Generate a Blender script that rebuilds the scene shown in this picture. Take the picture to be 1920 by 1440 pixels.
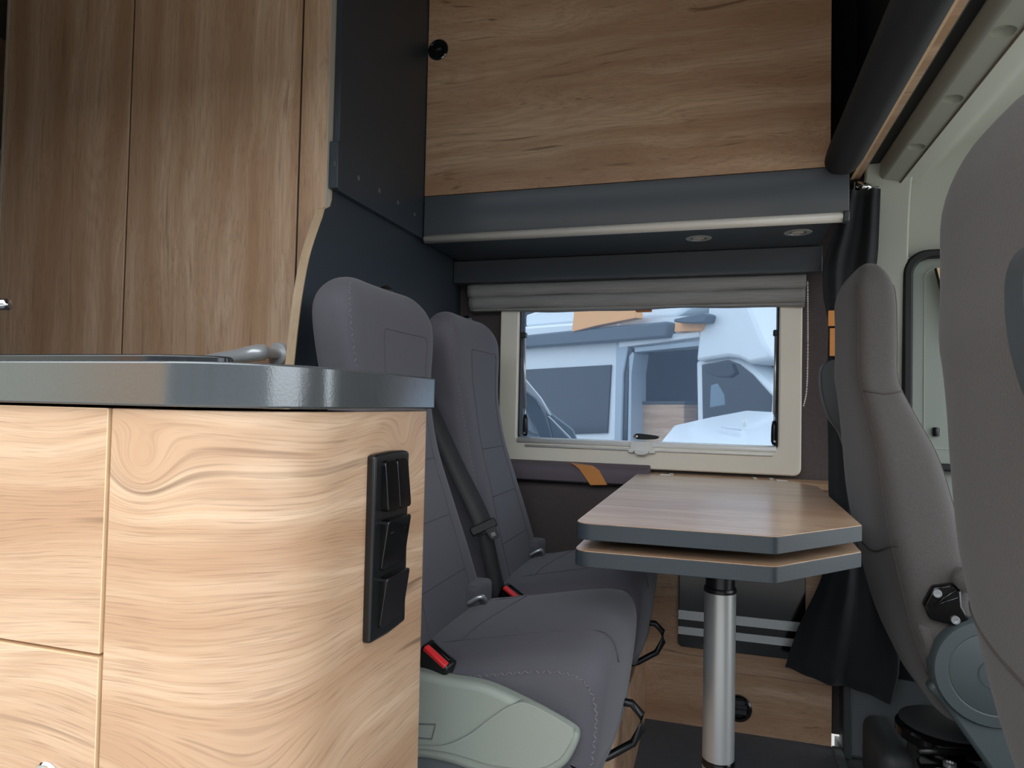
import bpy, bmesh, math, random
import numpy as np
from mathutils import Vector, Matrix
for _o in list(bpy.data.objects): bpy.data.objects.remove(_o)
SC = bpy.context.scene; COL = SC.collection
R = math.radians
random.seed(7)

# ------------------------------------------------------------------ camera, sky, exposure
F = 1285.0; YAW, PIT, ROL = R(16.87), R(1.64), R(1.22); EYE = np.array([0, 0, .92])
FW = np.array([-math.sin(YAW)*math.cos(PIT), math.cos(YAW)*math.cos(PIT), math.sin(PIT)])
_r = np.array([math.cos(YAW), math.sin(YAW), 0]); _u = np.cross(_r, FW)
RI = math.cos(ROL)*_r + math.sin(ROL)*_u; UP = -math.sin(ROL)*_r + math.cos(ROL)*_u
cam = bpy.data.cameras.new('camera'); co = bpy.data.objects.new('camera', cam); COL.objects.link(co)
cam.sensor_width = 36; cam.lens = F/1920*36; cam.clip_start = .02
co.matrix_world = Matrix(((RI[0], UP[0], -FW[0], EYE[0]), (RI[1], UP[1], -FW[1], EYE[1]), (RI[2], UP[2], -FW[2], EYE[2]), (0, 0, 0, 1)))
cam.dof.use_dof = False
SC.camera = co
def ray(x, y): return FW + RI*(x-960)/F - UP*(y-720)/F
def at(x, y, ax, v):
    d = ray(x, y); t = (v-EYE[ax])/d[ax]; return EYE + t*d
W = bpy.data.worlds.new('overcast_sky'); SC.world = W; W.use_nodes = True
bg = W.node_tree.nodes['Background']; bg.inputs[0].default_value = (.90, .95, 1.0, 1); bg.inputs[1].default_value = 2.0
sun = bpy.data.lights.new('sun_offscreen', 'SUN'); so = bpy.data.objects.new('sun_offscreen', sun); COL.objects.link(so)
sun.energy = .25; sun.angle = R(60); sun.color = (1, .88, .74); so.rotation_euler = (R(52), 0, R(-38))
SC.view_settings.view_transform = 'Standard'; SC.view_settings.look = 'None'
SC.view_settings.gamma = 1; SC.view_settings.use_curve_mapping = False
SC.view_settings.exposure = .7

# ------------------------------------------------------------------ materials
def lin(c):
    return tuple(((v/255)/12.92 if v/255 <= .04045 else ((v/255+.055)/1.055)**2.4) for v in c) + (1,)
MATS = {}
def mat(name, rgb, rough=.5, metal=0, noise=0, nscale=200, bump=0, sheen=0, coat=0, spec=.5, nstretch=(1, 1, 1)):
    if name in MATS: return MATS[name]
    m = bpy.data.materials.new(name); m.use_nodes = True; nt = m.node_tree; b = nt.nodes['Principled BSDF']
    c = lin(rgb); b.inputs['Base Color'].default_value = c; b.inputs['Roughness'].default_value = rough
    b.inputs['Metallic'].default_value = metal; b.inputs['Sheen Weight'].default_value = sheen
    b.inputs['Sheen Roughness'].default_value = .4
    b.inputs['Coat Weight'].default_value = coat; b.inputs['Specular IOR Level'].default_value = spec
    tc = nt.nodes.new('ShaderNodeTexCoord'); mp = nt.nodes.new('ShaderNodeMapping'); mp.inputs['Scale'].default_value = nstretch
    nt.links.new(tc.outputs['Object'], mp.inputs[0])
    n = nt.nodes.new('ShaderNodeTexNoise'); n.inputs['Scale'].default_value = nscale; n.inputs['Detail'].default_value = 4
    nt.links.new(mp.outputs[0], n.inputs['Vector'])
    if noise:
        mx = nt.nodes.new('ShaderNodeMix'); mx.data_type = 'RGBA'
        mx.inputs['A'].default_value = tuple(v*(1-noise) for v in c[:3])+(1,); mx.inputs['B'].default_value = tuple(min(1, v*(1+noise)) for v in c[:3])+(1,)
        nt.links.new(n.outputs['Fac'], mx.inputs['Factor']); nt.links.new(mx.outputs['Result'], b.inputs['Base Color'])
    if bump:
        bp = nt.nodes.new('ShaderNodeBump'); bp.inputs['Strength'].default_value = bump; bp.inputs['Distance'].default_value = .002
        nt.links.new(n.outputs['Fac'], bp.inputs['Height']); nt.links.new(bp.outputs[0], b.inputs['Normal'])
    MATS[name] = m; return m
def wood(name, grain, light=(222, 190, 159), dark=(189, 150, 118), streak=(112, 83, 63), rough=.42, off=(0, 0, 0), k=1.0, warp=.16, coat=0, cr=.7, knots=()):
    """grain: 'X','Y','Z' direction the fibres run, or 'H' for any horizontal direction"""
    m = bpy.data.materials.new(name); m.use_nodes = True; nt = m.node_tree; L = nt.links.new; b = nt.nodes['Principled BSDF']
    b.inputs['Roughness'].default_value = rough; b.inputs['Coat Weight'].default_value = coat; b.inputs['Coat Roughness'].default_value = .22
    tc = nt.nodes.new('ShaderNodeTexCoord')
    src = [tc.outputs['Object']]
    def mapped(al, ac):
        mp = nt.nodes.new('ShaderNodeMapping')
        s = {'X': (al, ac, ac), 'Y': (ac, al, ac), 'Z': (ac, ac, al), 'H': (al, al, ac)}[grain]
        mp.inputs['Scale'].default_value = s; mp.inputs['Location'].default_value = off
        L(src[0], mp.inputs[0]); return mp.outputs[0]
    def noise(v, det=2, dist=0, rg=.5):
        n = nt.nodes.new('ShaderNodeTexNoise'); n.inputs['Scale'].default_value = 1; n.inputs['Detail'].default_value = det
        n.inputs['Distortion'].default_value = dist; n.inputs['Roughness'].default_value = rg; L(v, n.inputs['Vector']); return n.outputs['Fac']
    def math_(op, a, bb):
        n = nt.nodes.new('ShaderNodeMath'); n.operation = op
        for i, v in enumerate((a, bb)):
            if isinstance(v, (int, float)): n.inputs[i].default_value = v
            elif v is not None: L(v, n.inputs[i])
        return n.outputs[0]
    def ramp(f, a, bb):
        n = nt.nodes.new('ShaderNodeMapRange'); n.inputs['From Min'].default_value = a; n.inputs['From Max'].default_value = bb; L(f, n.inputs['Value']); return n.outputs[0]
    def mix(f, a, bb):
        n = nt.nodes.new('ShaderNodeMix'); n.data_type = 'RGBA'; L(f, n.inputs['Factor'])
        for nm, v in (('A', a), ('B', bb)):
            if isinstance(v, tuple): n.inputs[nm].default_value = v
            else: L(v, n.inputs[nm])
        return n.outputs['Result']
    w0 = noise(mapped(1.5*k, 4.2*k), 2, .1)
    wv = math_('MULTIPLY', math_('SUBTRACT', w0, .5), warp)
    spots = []
    for kp, kr, ka in knots:
        dn = nt.nodes.new('ShaderNodeVectorMath'); dn.operation = 'DISTANCE'; L(tc.outputs['Object'], dn.inputs[0]); dn.inputs[1].default_value = kp
        q = math_('DIVIDE', dn.outputs['Value'], kr); g = math_('POWER', 2.718, math_('MULTIPLY', math_('MULTIPLY', q, q), -1))
        wv = math_('ADD', wv, math_('MULTIPLY', g, ka))
        if kr < .03: spots.append(ramp(dn.outputs['Value'], kr*.55, kr*.2))
    ax = {'X': (0, 1, 1), 'Y': (1, 0, 1), 'Z': (1, 1, 0), 'H': (0, 0, 1)}[grain]
    cb = nt.nodes.new('ShaderNodeCombineXYZ')
    for i in range(3):
        if ax[i]: L(wv, cb.inputs[i])
    add = nt.nodes.new('ShaderNodeVectorMath'); add.operation = 'ADD'; L(tc.outputs['Object'], add.inputs[0]); L(cb.outputs[0], add.inputs[1])
    src[0] = add.outputs[0]
    field = noise(mapped(.9*k, 8*k), 1, .1)
    rings = ramp(math_('SINE', math_('MULTIPLY', field, 120), None), -.3, 1)
    tone = noise(mapped(.8*k, 15*k), 2, .1)
    fine = noise(mapped(11, 420), 2, 0, .6)
    mid = noise(mapped(3.5, 120), 3, .1)
    crack = ramp(noise(mapped(1.8*k, 62*k), 2, .2), .645, .73)
    c = mix(ramp(tone, .36, .62), lin(light), lin(dark))
    c = mix(math_('MULTIPLY', rings, .34), c, lin(dark))
    c = mix(math_('MULTIPLY', ramp(mid, .42, .70), .6), c, lin(dark))
    c = mix(math_('MULTIPLY', ramp(fine, .52, .8), .34), c, lin(streak))
    pore = ramp(noise(mapped(15, 560), 1, 0), .58, .70)
    c = mix(math_('MULTIPLY', pore, .28), c, lin(streak))
    c = mix(math_('MULTIPLY', crack, cr), c, lin(streak))
    for q in spots: c = mix(math_('MULTIPLY', q, .75), c, lin(streak))
    L(c, b.inputs['Base Color'])
    bp = nt.nodes.new('ShaderNodeBump'); bp.inputs['Strength'].default_value = .22; bp.inputs['Distance'].default_value = .0012
    L(math_('ADD', math_('MULTIPLY', fine, 1.0), math_('MULTIPLY', mid, .6)), bp.inputs['Height']); L(bp.outputs[0], b.inputs['Normal'])
    return m
def glass(name, tint, ior=1.2, rough=0):
    m = bpy.data.materials.new(name); m.use_nodes = True; nt = m.node_tree
    for n in list(nt.nodes): nt.nodes.remove(n)
    o = nt.nodes.new('ShaderNodeOutputMaterial'); t = nt.nodes.new('ShaderNodeBsdfTransparent'); t.inputs[0].default_value = lin(tint)
    g = nt.nodes.new('ShaderNodeBsdfGlossy'); g.inputs['Roughness'].default_value = .03; fr = nt.nodes.new('ShaderNodeFresnel'); fr.inputs[0].default_value = ior
    mx = nt.nodes.new('ShaderNodeMixShader'); nt.links.new(fr.outputs[0], mx.inputs[0]); nt.links.new(t.outputs[0], mx.inputs[1]); nt.links.new(g.outputs[0], mx.inputs[2])
    nt.links.new(mx.outputs[0], o.inputs[0]); return m

_k1, _k2 = at(612, 1360, 0, -.42), at(262, 885, 1, .521)
WOOD_K = wood('wood_kitchen', 'H', warp=.12, off=(.3, .1, 2.2), knots=((tuple(map(float, _k1)), .018, .012), (tuple(map(float, _k2)), .04, .035), ((-.43, .56, .52), .09, .05), ((-.385, .80, .86), .04, .03)))
WOOD_D = wood('wood_drawer', 'H', off=(4.3, .1, 5.0))
WOOD_Z = wood('wood_wardrobe', 'Z', light=(222, 190, 159), dark=(189, 150, 118), streak=(112, 83, 63), rough=.34, off=(1.2, 0, .4), cr=.38, warp=.09)
WOOD_X = wood('wood_overhead', 'X', light=(222, 190, 159), dark=(189, 150, 118), streak=(112, 83, 63), rough=.36, off=(2.0, 3, 1.1))
WOOD_T = wood('wood_table', 'X', light=(222, 190, 159), dark=(189, 150, 118), streak=(112, 83, 63), rough=.3, coat=.6, off=(.7, .2, 0), k=.8)
WOOD_P = wood('wood_plinth', 'X', light=(222, 190, 159), dark=(189, 150, 118), streak=(112, 83, 63), off=(5, 2, 7))
WOOD_E = mat('wood_edge', (236, 204, 164), .5, noise=.12, nscale=30, nstretch=(6, 6, 1))
ANTH = mat('anthracite_panel', (52, 60, 68), .42, noise=.08, nscale=900, bump=.05)
ANTH_S = mat('anthracite_satin', (78, 82, 87), .28, 0, noise=.05, nscale=600, bump=.03)
WORK = mat('worktop_edge', (112, 116, 118), .17, .62, noise=.1, nscale=380, bump=.07)
EDGE = mat('table_edge', (54, 62, 68), .38, noise=.12, nscale=300, bump=.12)
ALU = mat('brushed_aluminium', (196, 197, 196), .38, .7, noise=.05, nscale=300, nstretch=(1, 1, 30))
LIGHT_STRIP = mat('pale_strip', (212, 206, 196), .28)
CHROME = mat('chrome', (225, 225, 225), .1, 1)
STEEL = mat('satin_nickel', (204, 206, 208), .34, .8)
BLACK = mat('black_plastic', (20, 21, 22), .32)
GLOSSB = mat('gloss_black', (14, 14, 15), .14)
MATB = mat('black_fabric', (26, 27, 30), .85, noise=.25, nscale=260, bump=.25)
CURT = mat('curtain_cloth', (38, 41, 45), .9, noise=.2, nscale=420, bump=.3, sheen=.15)
TONG = mat('tongue_black', (16, 16, 17), .6)
FAB = mat('bench_fabric', (88, 86, 93), .9, noise=.14, nscale=620, bump=.25, sheen=.2)
FABC = mat('cab_fabric', (86, 82, 80), .92, noise=.3, nscale=420, bump=.4, sheen=.15)
SEAM = mat('seam_thread', (84, 82, 90), .9)
THREAD = mat('stitch_thread', (132, 126, 132), .8)
PADM = mat('wall_pad', (104, 94, 102), .8, noise=.1, nscale=300, bump=.1)
WALLF = mat('wall_felt', (86, 77, 76), .95, noise=.2, nscale=160, bump=.3, sheen=.2)
TAN = mat('tan_strap', (214, 142, 72), .6, noise=.1, nscale=300)
CREAM = mat('window_frame_plastic', (242, 235, 219), .42)
WHITEP = mat('white_rail', (236, 236, 232), .35)
SAGE = mat('sage_plastic', (150, 157, 148), .5, noise=.05, nscale=700, bump=.1)
PILLAR = mat('pillar_plastic', (176, 178, 166), .55, noise=.05, nscale=500, bump=.08)
GREYP = mat('grey_plastic', (96, 102, 104), .5, noise=.06, nscale=600, bump=.1)
SHELL = mat('seat_shell_grey', (68, 77, 80), .5, noise=.06, nscale=600, bump=.1)
SEAMC = mat('cab_seam', (78, 73, 70), .9)
DGREY = mat('dark_grey_plastic', (62, 66, 68), .55, noise=.08, nscale=500, bump=.1)
FLOORM = mat('vinyl_floor', (78, 86, 95), .5, noise=.25, nscale=60, bump=.08)
BLIND = mat('blind_linen', (150, 148, 145), .85, noise=.4, nscale=90, bump=.2, nstretch=(.12, 1, 5))
BELT = mat('belt_webbing', (44, 45, 46), .6, noise=.3, nscale=500, bump=.2)
RED = mat('buckle_red', (224, 48, 52), .4)
SILVER = mat('silver_strip', (196, 200, 202), .35, .4)
CEILM = mat('ceiling_felt', (120, 116, 110), .95)
RUBBER = mat('rubber_seal', (18, 19, 20), .6)
VANW = mat('van_white', (226, 232, 236), .3, coat=.3)
VANG = mat('van_dark_glass', (22, 28, 36), .08)
ASPH = mat('asphalt', (160, 157, 150), .9, noise=.2, nscale=30)
ORANGE = mat('orange_tarp', (244, 178, 112), .8)
BRICK = mat('far_building', (170, 128, 116), .9, noise=.15, nscale=3)
PANE = glass('tinted_acrylic', (204, 212, 220), 1.16)
_nt = PANE.node_tree; _o = [n for n in _nt.nodes if n.type == 'OUTPUT_MATERIAL'][0]; _m = _o.inputs[0].links[0].from_socket
_d = _nt.nodes.new('ShaderNodeBsdfTranslucent'); _d.inputs[0].default_value = lin((164, 188, 218)); _x = _nt.nodes.new('ShaderNodeMixShader'); _x.inputs[0].default_value = .085
_nt.links.new(_m, _x.inputs[1]); _nt.links.new(_d.outputs[0], _x.inputs[2]); _nt.links.new(_x.outputs[0], _o.inputs[0])

# ------------------------------------------------------------------ mesh helpers
def tag(o, label=None, cat=None, group=None, kind=None):
    if label: o['label'] = label
    if cat: o['category'] = cat
    if group: o['group'] = group
    if kind: o['kind'] = kind
    return o
def root(name, loc, label, cat, group=None):
    o = bpy.data.objects.new(name, None); o.empty_display_size = .05; COL.objects.link(o); o.location = loc
    return tag(o, label, cat, group)
def link(name, me, m, parent=None, smooth=False, bevel=0, seg=2, subsurf=0, angle=40):
    o = bpy.data.objects.new(name, me); COL.objects.link(o)
    if m is not None: me.materials.append(m)
    if smooth:
        for p in me.polygons: p.use_smooth = True
    if bevel:
        md = o.modifiers.new('bevel', 'BEVEL'); md.width = bevel; md.segments = seg; md.limit_method = 'ANGLE'; md.angle_limit = R(angle)
        md.harden_normals = False
        for p in me.polygons: p.use_smooth = True
        try: me.set_sharp_from_angle(angle=R(50))
        except Exception: pass
    if subsurf:
        md = o.modifiers.new('sub', 'SUBSURF'); md.levels = subsurf; md.render_levels = subsurf
    if parent is not None:
        o.parent = parent
        if parent.type == 'EMPTY': o.location = -parent.location
    return o
def mesh(name, v, f):
    me = bpy.data.meshes.new(name); me.from_pydata([tuple(map(float, p)) for p in v], [], f); me.update()
    bm = bmesh.new(); bm.from_mesh(me); bmesh.ops.recalc_face_normals(bm, faces=bm.faces); bm.to_mesh(me); bm.free(); return me
def box(name, x, y, z, m, parent=None, bevel=0, seg=2):
    v = [(a, b, c) for a in x for b in y for c in z]
    f = [(0, 1, 3, 2), (4, 6, 7, 5), (0, 4, 5, 1), (2, 3, 7, 6), (0, 2, 6, 4), (1, 5, 7, 3)]
    return link(name, mesh(name, v, f), m, parent, bevel=bevel, seg=seg)
def P3(ax, a, p):   # 2-D point p in the plane perpendicular to axis ax at offset a
    return ((a, p[0], p[1]), (p[0], a, p[1]), (p[0], p[1], a))[ax]
def prism(name, pts, ax, a0, a1, m, parent=None, bevel=0, seg=2, smooth=False, angle=40):
    n = len(pts); v = [P3(ax, a0, p) for p in pts] + [P3(ax, a1, p) for p in pts]
    f = [tuple(range(n)), tuple(range(2*n-1, n-1, -1))] + [(i, (i+1) % n, n+(i+1) % n, n+i) for i in range(n)]
    return link(name, mesh(name, v, f), m, parent, bevel=bevel, seg=seg, smooth=smooth, angle=angle)
def gprism(name, P, n, d, m, parent=None, bevel=0, seg=2):   # polygon of 3-D points pushed along the vector n by d
    P = [Vector(p) for p in P]; n = Vector(n); k = len(P); v = P + [p + n*d for p in P]
    f = [tuple(range(k)), tuple(range(2*k-1, k-1, -1))] + [(i, (i+1) % k, k+(i+1) % k, k+i) for i in range(k)]
    return link(name, mesh(name, v, f), m, parent, bevel=bevel, seg=seg)
def rr(x0, x1, y0, y1, r, n=6):
    o = []
    for cx, cy, a in ((x1-r, y1-r, 0), (x0+r, y1-r, 90), (x0+r, y0+r, 180), (x1-r, y0+r, 270)):
        for i in range(n+1):
            t = R(a+90*i/n); o.append((cx+r*math.cos(t), cy+r*math.sin(t)))
    return o
def ring(name, outer, inner, ax, a0, a1, m, parent=None, bevel=0):
    n = len(outer); v = [P3(ax, a, p) for a in (a0, a1) for L in (outer, inner) for p in L]; f = []
    for i in range(n):
        j = (i+1) % n
        f += [(i, j, n+j, n+i), (2*n+i, 3*n+i, 3*n+j, 2*n+j), (i, 2*n+i, 2*n+j, j), (n+i, n+j, 3*n+j, 3*n+i)]
    return link(name, mesh(name, v, f), m, parent, bevel=bevel, angle=50)
def smooth_path(P, n=8):
    P = [Vector(p) for p in P]; o = []
    for i in range(len(P)-1):
        p0, p1, p2, p3 = P[max(i-1, 0)], P[i], P[i+1], P[min(i+2, len(P)-1)]
        for k in range(n):
            t = k/n; o.append(.5*((2*p1)+(p2-p0)*t+(2*p0-5*p1+4*p2-p3)*t*t+(3*p1-p0-3*p2+p3)*t**3))
    return o+[P[-1]]
def tube_geo(P, r, m=8, closed=False):
    P = [Vector(p) for p in P]; v = []; f = []; n = len(P)
    up = Vector((0, 0, 1))
    for i, p in enumerate(P):
        t = (P[min(i+1, n-1)]-P[max(i-1, 0)]).normalized() if not closed else (P[(i+1) % n]-P[i-1]).normalized()
        a = t.cross(up)
        if a.length < .05: a = t.cross(Vector((1, 0, 0)))
        a.normalize(); b = t.cross(a)
        rr_ = r[i] if isinstance(r, (list, tuple)) else r
        v += [p+rr_*(math.cos(2*math.pi*k/m)*a+math.sin(2*math.pi*k/m)*b) for k in range(m)]
    for i in range(n if closed else n-1):
        for k in range(m):
            j = (i+1) % n; f.append((i*m+k, i*m+(k+1) % m, j*m+(k+1) % m, j*m+k))
    if not closed: f += [tuple(range(m)), tuple(range(n*m-1, (n-1)*m-1, -1))]
    return v, f
def tube(name, P, r, m, parent=None, seg=8, closed=False):
    v, f = tube_geo(P, r, seg, closed); return link(name, mesh(name, v, f), m, parent, smooth=True)
def lathe(name, prof, c, ax, m, parent=None, n=32):   # prof: (radius, offset along axis)
    v = []; f = []; c = Vector(c)
    A, B, D = ((Vector((0, 1, 0)), Vector((0, 0, 1)), Vector((1, 0, 0))), (Vector((0, 0, 1)), Vector((1, 0, 0)), Vector((0, 1, 0))), (Vector((1, 0, 0)), Vector((0, 1, 0)), Vector((0, 0, 1))))[ax]
    for r, h in prof: v += [c+D*h+r*(math.cos(2*math.pi*k/n)*A+math.sin(2*math.pi*k/n)*B) for k in range(n)]
    for i in range(len(prof)-1):
        for k in range(n): f.append((i*n+k, i*n+(k+1) % n, (i+1)*n+(k+1) % n, (i+1)*n+k))
    f += [tuple(range(n)), tuple(range(len(prof)*n-1, (len(prof)-1)*n-1, -1))]
    o = link(name, mesh(name, v, f), m, parent, smooth=True)
    try: o.data.set_sharp_from_angle(angle=R(40))
    except Exception: pass
    return o
def strap(name, C, wdir, w, th, m, parent=None):   # flat band along centre line C, width vectors along wdir
    C = [Vector(p) for p in C]; v = []; f = []; n = len(C)
    for i, p in enumerate(C):
        t = (C[min(i+1, n-1)]-C[max(i-1, 0)]).normalized(); wd = Vector(wdir[i] if isinstance(wdir, list) else wdir)
        wd = (wd-t*wd.dot(t)).normalized(); nn = t.cross(wd).normalized()
        for a, b in ((-1, -1), (1, -1), (1, 1), (-1, 1)): v.append(p+wd*a*w/2+nn*b*th/2)
    for i in range(n-1):
        for k in range(4): f.append((i*4+k, i*4+(k+1) % 4, i*4+4+(k+1) % 4, i*4+4+k))
    f += [(0, 1, 2, 3), tuple(range(n*4-1, n*4-5, -1))]
    return link(name, mesh(name, v, f), m, parent, smooth=True)
def interp(rows, z):   # rows sorted by first value; smooth interpolation of the other columns
    zs = [r[0] for r in rows]; i = max(0, min(len(rows)-2, int(np.searchsorted(zs, z))-1))
    t = (z-zs[i])/(zs[i+1]-zs[i]); out = []
    for c in range(1, len(rows[0])):
        d = [(rows[k+1][c]-rows[k][c])/(zs[k+1]-zs[k]) for k in range(len(rows)-1)]
        m0 = d[i] if i == 0 else ((d[i-1]+d[i])/2 if d[i-1]*d[i] > 0 else 0)
        m1 = d[i] if i == len(d)-1 else ((d[i]+d[i+1])/2 if d[i]*d[i+1] > 0 else 0)
        h = zs[i+1]-zs[i]; t2, t3 = t*t, t**3
        out.append((2*t3-3*t2+1)*rows[i][c]+(t3-2*t2+t)*h*m0+(-2*t3+3*t2)*rows[i+1][c]+(t3-t2)*h*m1)
    return out
class Back:
    """upholstered backrest lofted from horizontal superellipse sections: rows of (z, x of front face, half width, thickness)"""
    def __init__(s, rows, yc, n=4.0, capr=.05, bolster=.0):
        s.rows, s.yc, s.n, s.capr, s.bol = rows, yc, n, capr, bolster; s.z0, s.z1 = rows[0][0], rows[-1][0]
    def sec(s, z):
        xf, hw, th = interp(s.rows, z); e = 0
        if z > s.z1-s.capr: q = (z-(s.z1-s.capr))/s.capr; e = 1-math.sqrt(max(0, 1-q*q))
        return xf-th/2, hw-e*s.capr*1.0, th/2*(1-e*.92)
    def front(s, z, w, lift=0):   # w in -1..1
        xc, hw, ht = s.sec(z); k = (1-min(1, abs(w))**s.n)**(1/s.n)
        return Vector((xc+ht*k+s.bol*(abs(w)**3)*(1-abs(w)**8)+lift, s.yc+w*hw, z))
    def side(s, z, t, sgn=-1, lift=0):   # t in -1 (rear) .. 1 (front)
        xc, hw, ht = s.sec(z); k = (1-min(1, abs(t))**s.n)**(1/s.n)
        return Vector((xc+ht*t, s.yc+sgn*(hw*k+lift), z))
    def rear(s, z, w, lift=0):
        xc, hw, ht = s.sec(z); k = (1-min(1, abs(w))**s.n)**(1/s.n); return Vector((xc-ht*k-lift, s.yc+w*hw, z))
    def build(s, name, m, parent, M=56, N=46):
        zs = [s.z0+(s.z1-s.capr-s.z0)*i/(N-1) for i in range(N)] + [s.z1-s.capr+s.capr*math.sin(math.pi/2*i/10) for i in range(1, 11)]
        v = []; f = []
        for z in zs:
            xc, hw, ht = s.sec(z)
            for k in range(M):
                a = 2*math.pi*k/M; c, d = math.cos(a), math.sin(a)
                x = math.copysign(abs(c)**(2/s.n), c); w = math.copysign(abs(d)**(2/s.n), d)
                bx = s.bol*(abs(w)**3)*(1-abs(w)**8) if x > 0 else 0
                v.append((xc+ht*x+bx, s.yc+w*hw, z))
        for i in range(len(zs)-1):
            for k in range(M): f.append((i*M+k, i*M+(k+1) % M, (i+1)*M+(k+1) % M, (i+1)*M+k))
        f += [tuple(range(M)), tuple(range(len(zs)*M-1, (len(zs)-1)*M-1, -1))]
        return link(name, mesh(name, v, f), m, parent, smooth=True)
def stitches(name, P, nrm, m, parent, step=.0065, L=.004, r=.0006):
    P = [Vector(p) for p in P]; v = []; f = []; acc = 0; k = 0
    for i in range(len(P)-1):
        d = (P[i+1]-P[i]).length; acc += d
        if acc >= step:
            acc = 0; t = (P[i+1]-P[i]).normalized(); nn = Vector(nrm); s = t.cross(nn).normalized(); k += 1
            a = P[i]+s*L*.5*(1 if k % 2 else -1); b = P[i]+t*step*.8+s*L*.5*(-1 if k % 2 else 1)
            tv, tf = tube_geo([a, b], r, 4); o = len(v); v += tv; f += [tuple(q+o for q in g) for g in tf]
    return link(name, mesh(name, v, f), m, parent)
def cushion(name, prof, y0, y1, m, parent, er=.035, crown=.04, N=26):
    n = len(prof); v = []; f = []; yc, hw = (y0+y1)/2, (y1-y0)/2; ts = []
    for i in range(N+1): ts.append(-math.cos(math.pi*i/N))
    c = (sum(p[0] for p in prof)/n, sum(p[1] for p in prof)/n); zt = max(p[1] for p in prof); zb = min(p[1] for p in prof)
    nr = []
    for i in range(n):
        a, b = prof[i-1], prof[(i+1) % n]; d = (b[0]-a[0], b[1]-a[1]); l = math.hypot(*d) or 1; nr.append((d[1]/l, -d[0]/l))
    if sum((prof[i][0]-c[0])*nr[i][0]+(prof[i][1]-c[1])*nr[i][1] for i in range(n)) < 0: nr = [(-a, -b) for a, b in nr]
    for t in ts:
        s = hw*(1-abs(t)); e = er-math.sqrt(max(0, er*er-(er-s)**2)) if s < er else 0
        for p, q in zip(prof, nr):
            h = max(0, (p[1]-zb)/(zt-zb))
            dl = math.hypot(c[0]-p[0], c[1]-p[1]); ux, uz = (c[0]-p[0])/dl, (c[1]-p[1])/dl
            v.append((p[0]+ux*e-.02*abs(t)**3*max(0, q[0]), yc+t*hw, p[1]+uz*e-crown*abs(t)**3*max(0, h-.55)/.45))
    for i in range(N):
        for k in range(n): f.append((i*n+k, i*n+(k+1) % n, (i+1)*n+(k+1) % n, (i+1)*n+k))
    f += [tuple(range(n)), tuple(range((N+1)*n-1, N*n-1, -1))]
    return link(name, mesh(name, v, f), m, parent, smooth=True)
def sp2(P, n=6, closed=True):
    P = [Vector((p[0], p[1], 0)) for p in P]; o = []; k = len(P)
    for i in range(k if closed else k-1):
        p0, p1, p2, p3 = P[i-1] if closed or i else P[0], P[i], P[(i+1) % k], P[(i+2) % k] if closed else P[min(i+2, k-1)]
        for j in range(n):
            t = j/n; q = .5*((2*p1)+(p2-p0)*t+(2*p0-5*p1+4*p2-p3)*t*t+(3*p1-p0-3*p2+p3)*t**3); o.append((q.x, q.y))
    if not closed: o.append((P[-1].x, P[-1].y))
    return o

# ------------------------------------------------------------------ the setting
def struct(o, label, cat): return tag(o, label, cat, kind='structure')
YW = 2.165
struct(box('floor', (-2.6, .305), (.47, YW), (-.04, 0), FLOORM), 'dark blue-grey vinyl floor of the dinette', 'floor')
struct(box('trim_1', (.305, .33), (.47, 2.082), (-.03, .004), GREYP, bevel=.003), 'grey threshold strip at the edge of the vinyl floor', 'trim')
struct(box('floor_cab', (.33, 1.9), (.47, 2.2), (-.05, -.02), DGREY), 'dark grey plastic floor of the cab', 'floor')
wl = ring('wall_left', [(-2.6, 0), (.38, 0), (.38, 2.3), (-2.6, 2.3)], [(-.655, .77), (.195, .77), (.195, 1.27), (-.655, 1.27)], 1, YW, YW+.035, WALLF)
struct(wl, 'brown-grey felt side wall around the window', 'wall')
lw = box('lower_panel', (-.846, -.19), (2.105, YW), (.05, .69), WALLF, wl)
pad = prism('padded_rail', sp2([(2.075, .682), (2.072, .715), (2.085, .731), (2.12, .736), (YW, .738), (YW, .68)], 3, False), 0, -.846, -.2, PADM, wl, bevel=.004, smooth=True)
tube('seam', [(-.846, 2.073, .684), (-.2, 2.073, .684)], .0025, RUBBER, wl)
struct(box('ceiling', (-2.6, .42), (.45, YW), (2.25, 2.29), CEILM), 'grey felt ceiling above the living area', 'ceiling')
struct(box('wall_back', (-2.64, -2.6), (.45, YW), (0, 2.29), WOOD_Z), 'wooden rear wall far behind the wardrobe', 'wall')
struct(box('wall_right', (-2.6, -1.25), (.38, .45), (-.04, 2.29), WALLF), 'felt side wall beside the sliding door opening', 'wall')
struct(box('trim_2', (-1.25, .95), (.38, .45), (1.86, 2.29), DGREY), 'dark header above the sliding door opening', 'trim')
# partition behind the bench
XP = -.846
edge_px = [(608, 392), (604, 408), (594, 436), (580, 482), (569, 540), (561, 600), (554, 665)]
ez = [(float(p[1]), float(p[2])) for p in (at(x, y, 0, XP) for x, y in edge_px)]
ep = [(1.352, 2.25), (1.352, ez[0][1]+.03), (1.345, ez[0][1]+.012)] + sp2(ez, 5, False) + [(ez[-1][0]-.03, .75), (ez[-1][0]-.03, 0)]
pw = prism('wall_partition', ep + [(YW, 0), (YW, 2.25)], 0, XP-.02, XP, ANTH)
struct(pw, 'anthracite partition panel behind the bench seats', 'wall')
v = []; f = []
for i, (y, z) in enumerate(ep): v += [(XP-.021, y-.0025, z), (XP+.0005, y-.0025, z), (XP+.0005, y+.0005, z), (XP-.021, y+.0005, z)]
for i in range(len(ep)-1):
    for k in range(4): f.append((i*4+k, i*4+(k+1) % 4, i*4+4+(k+1) % 4, i*4+4+k))
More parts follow.
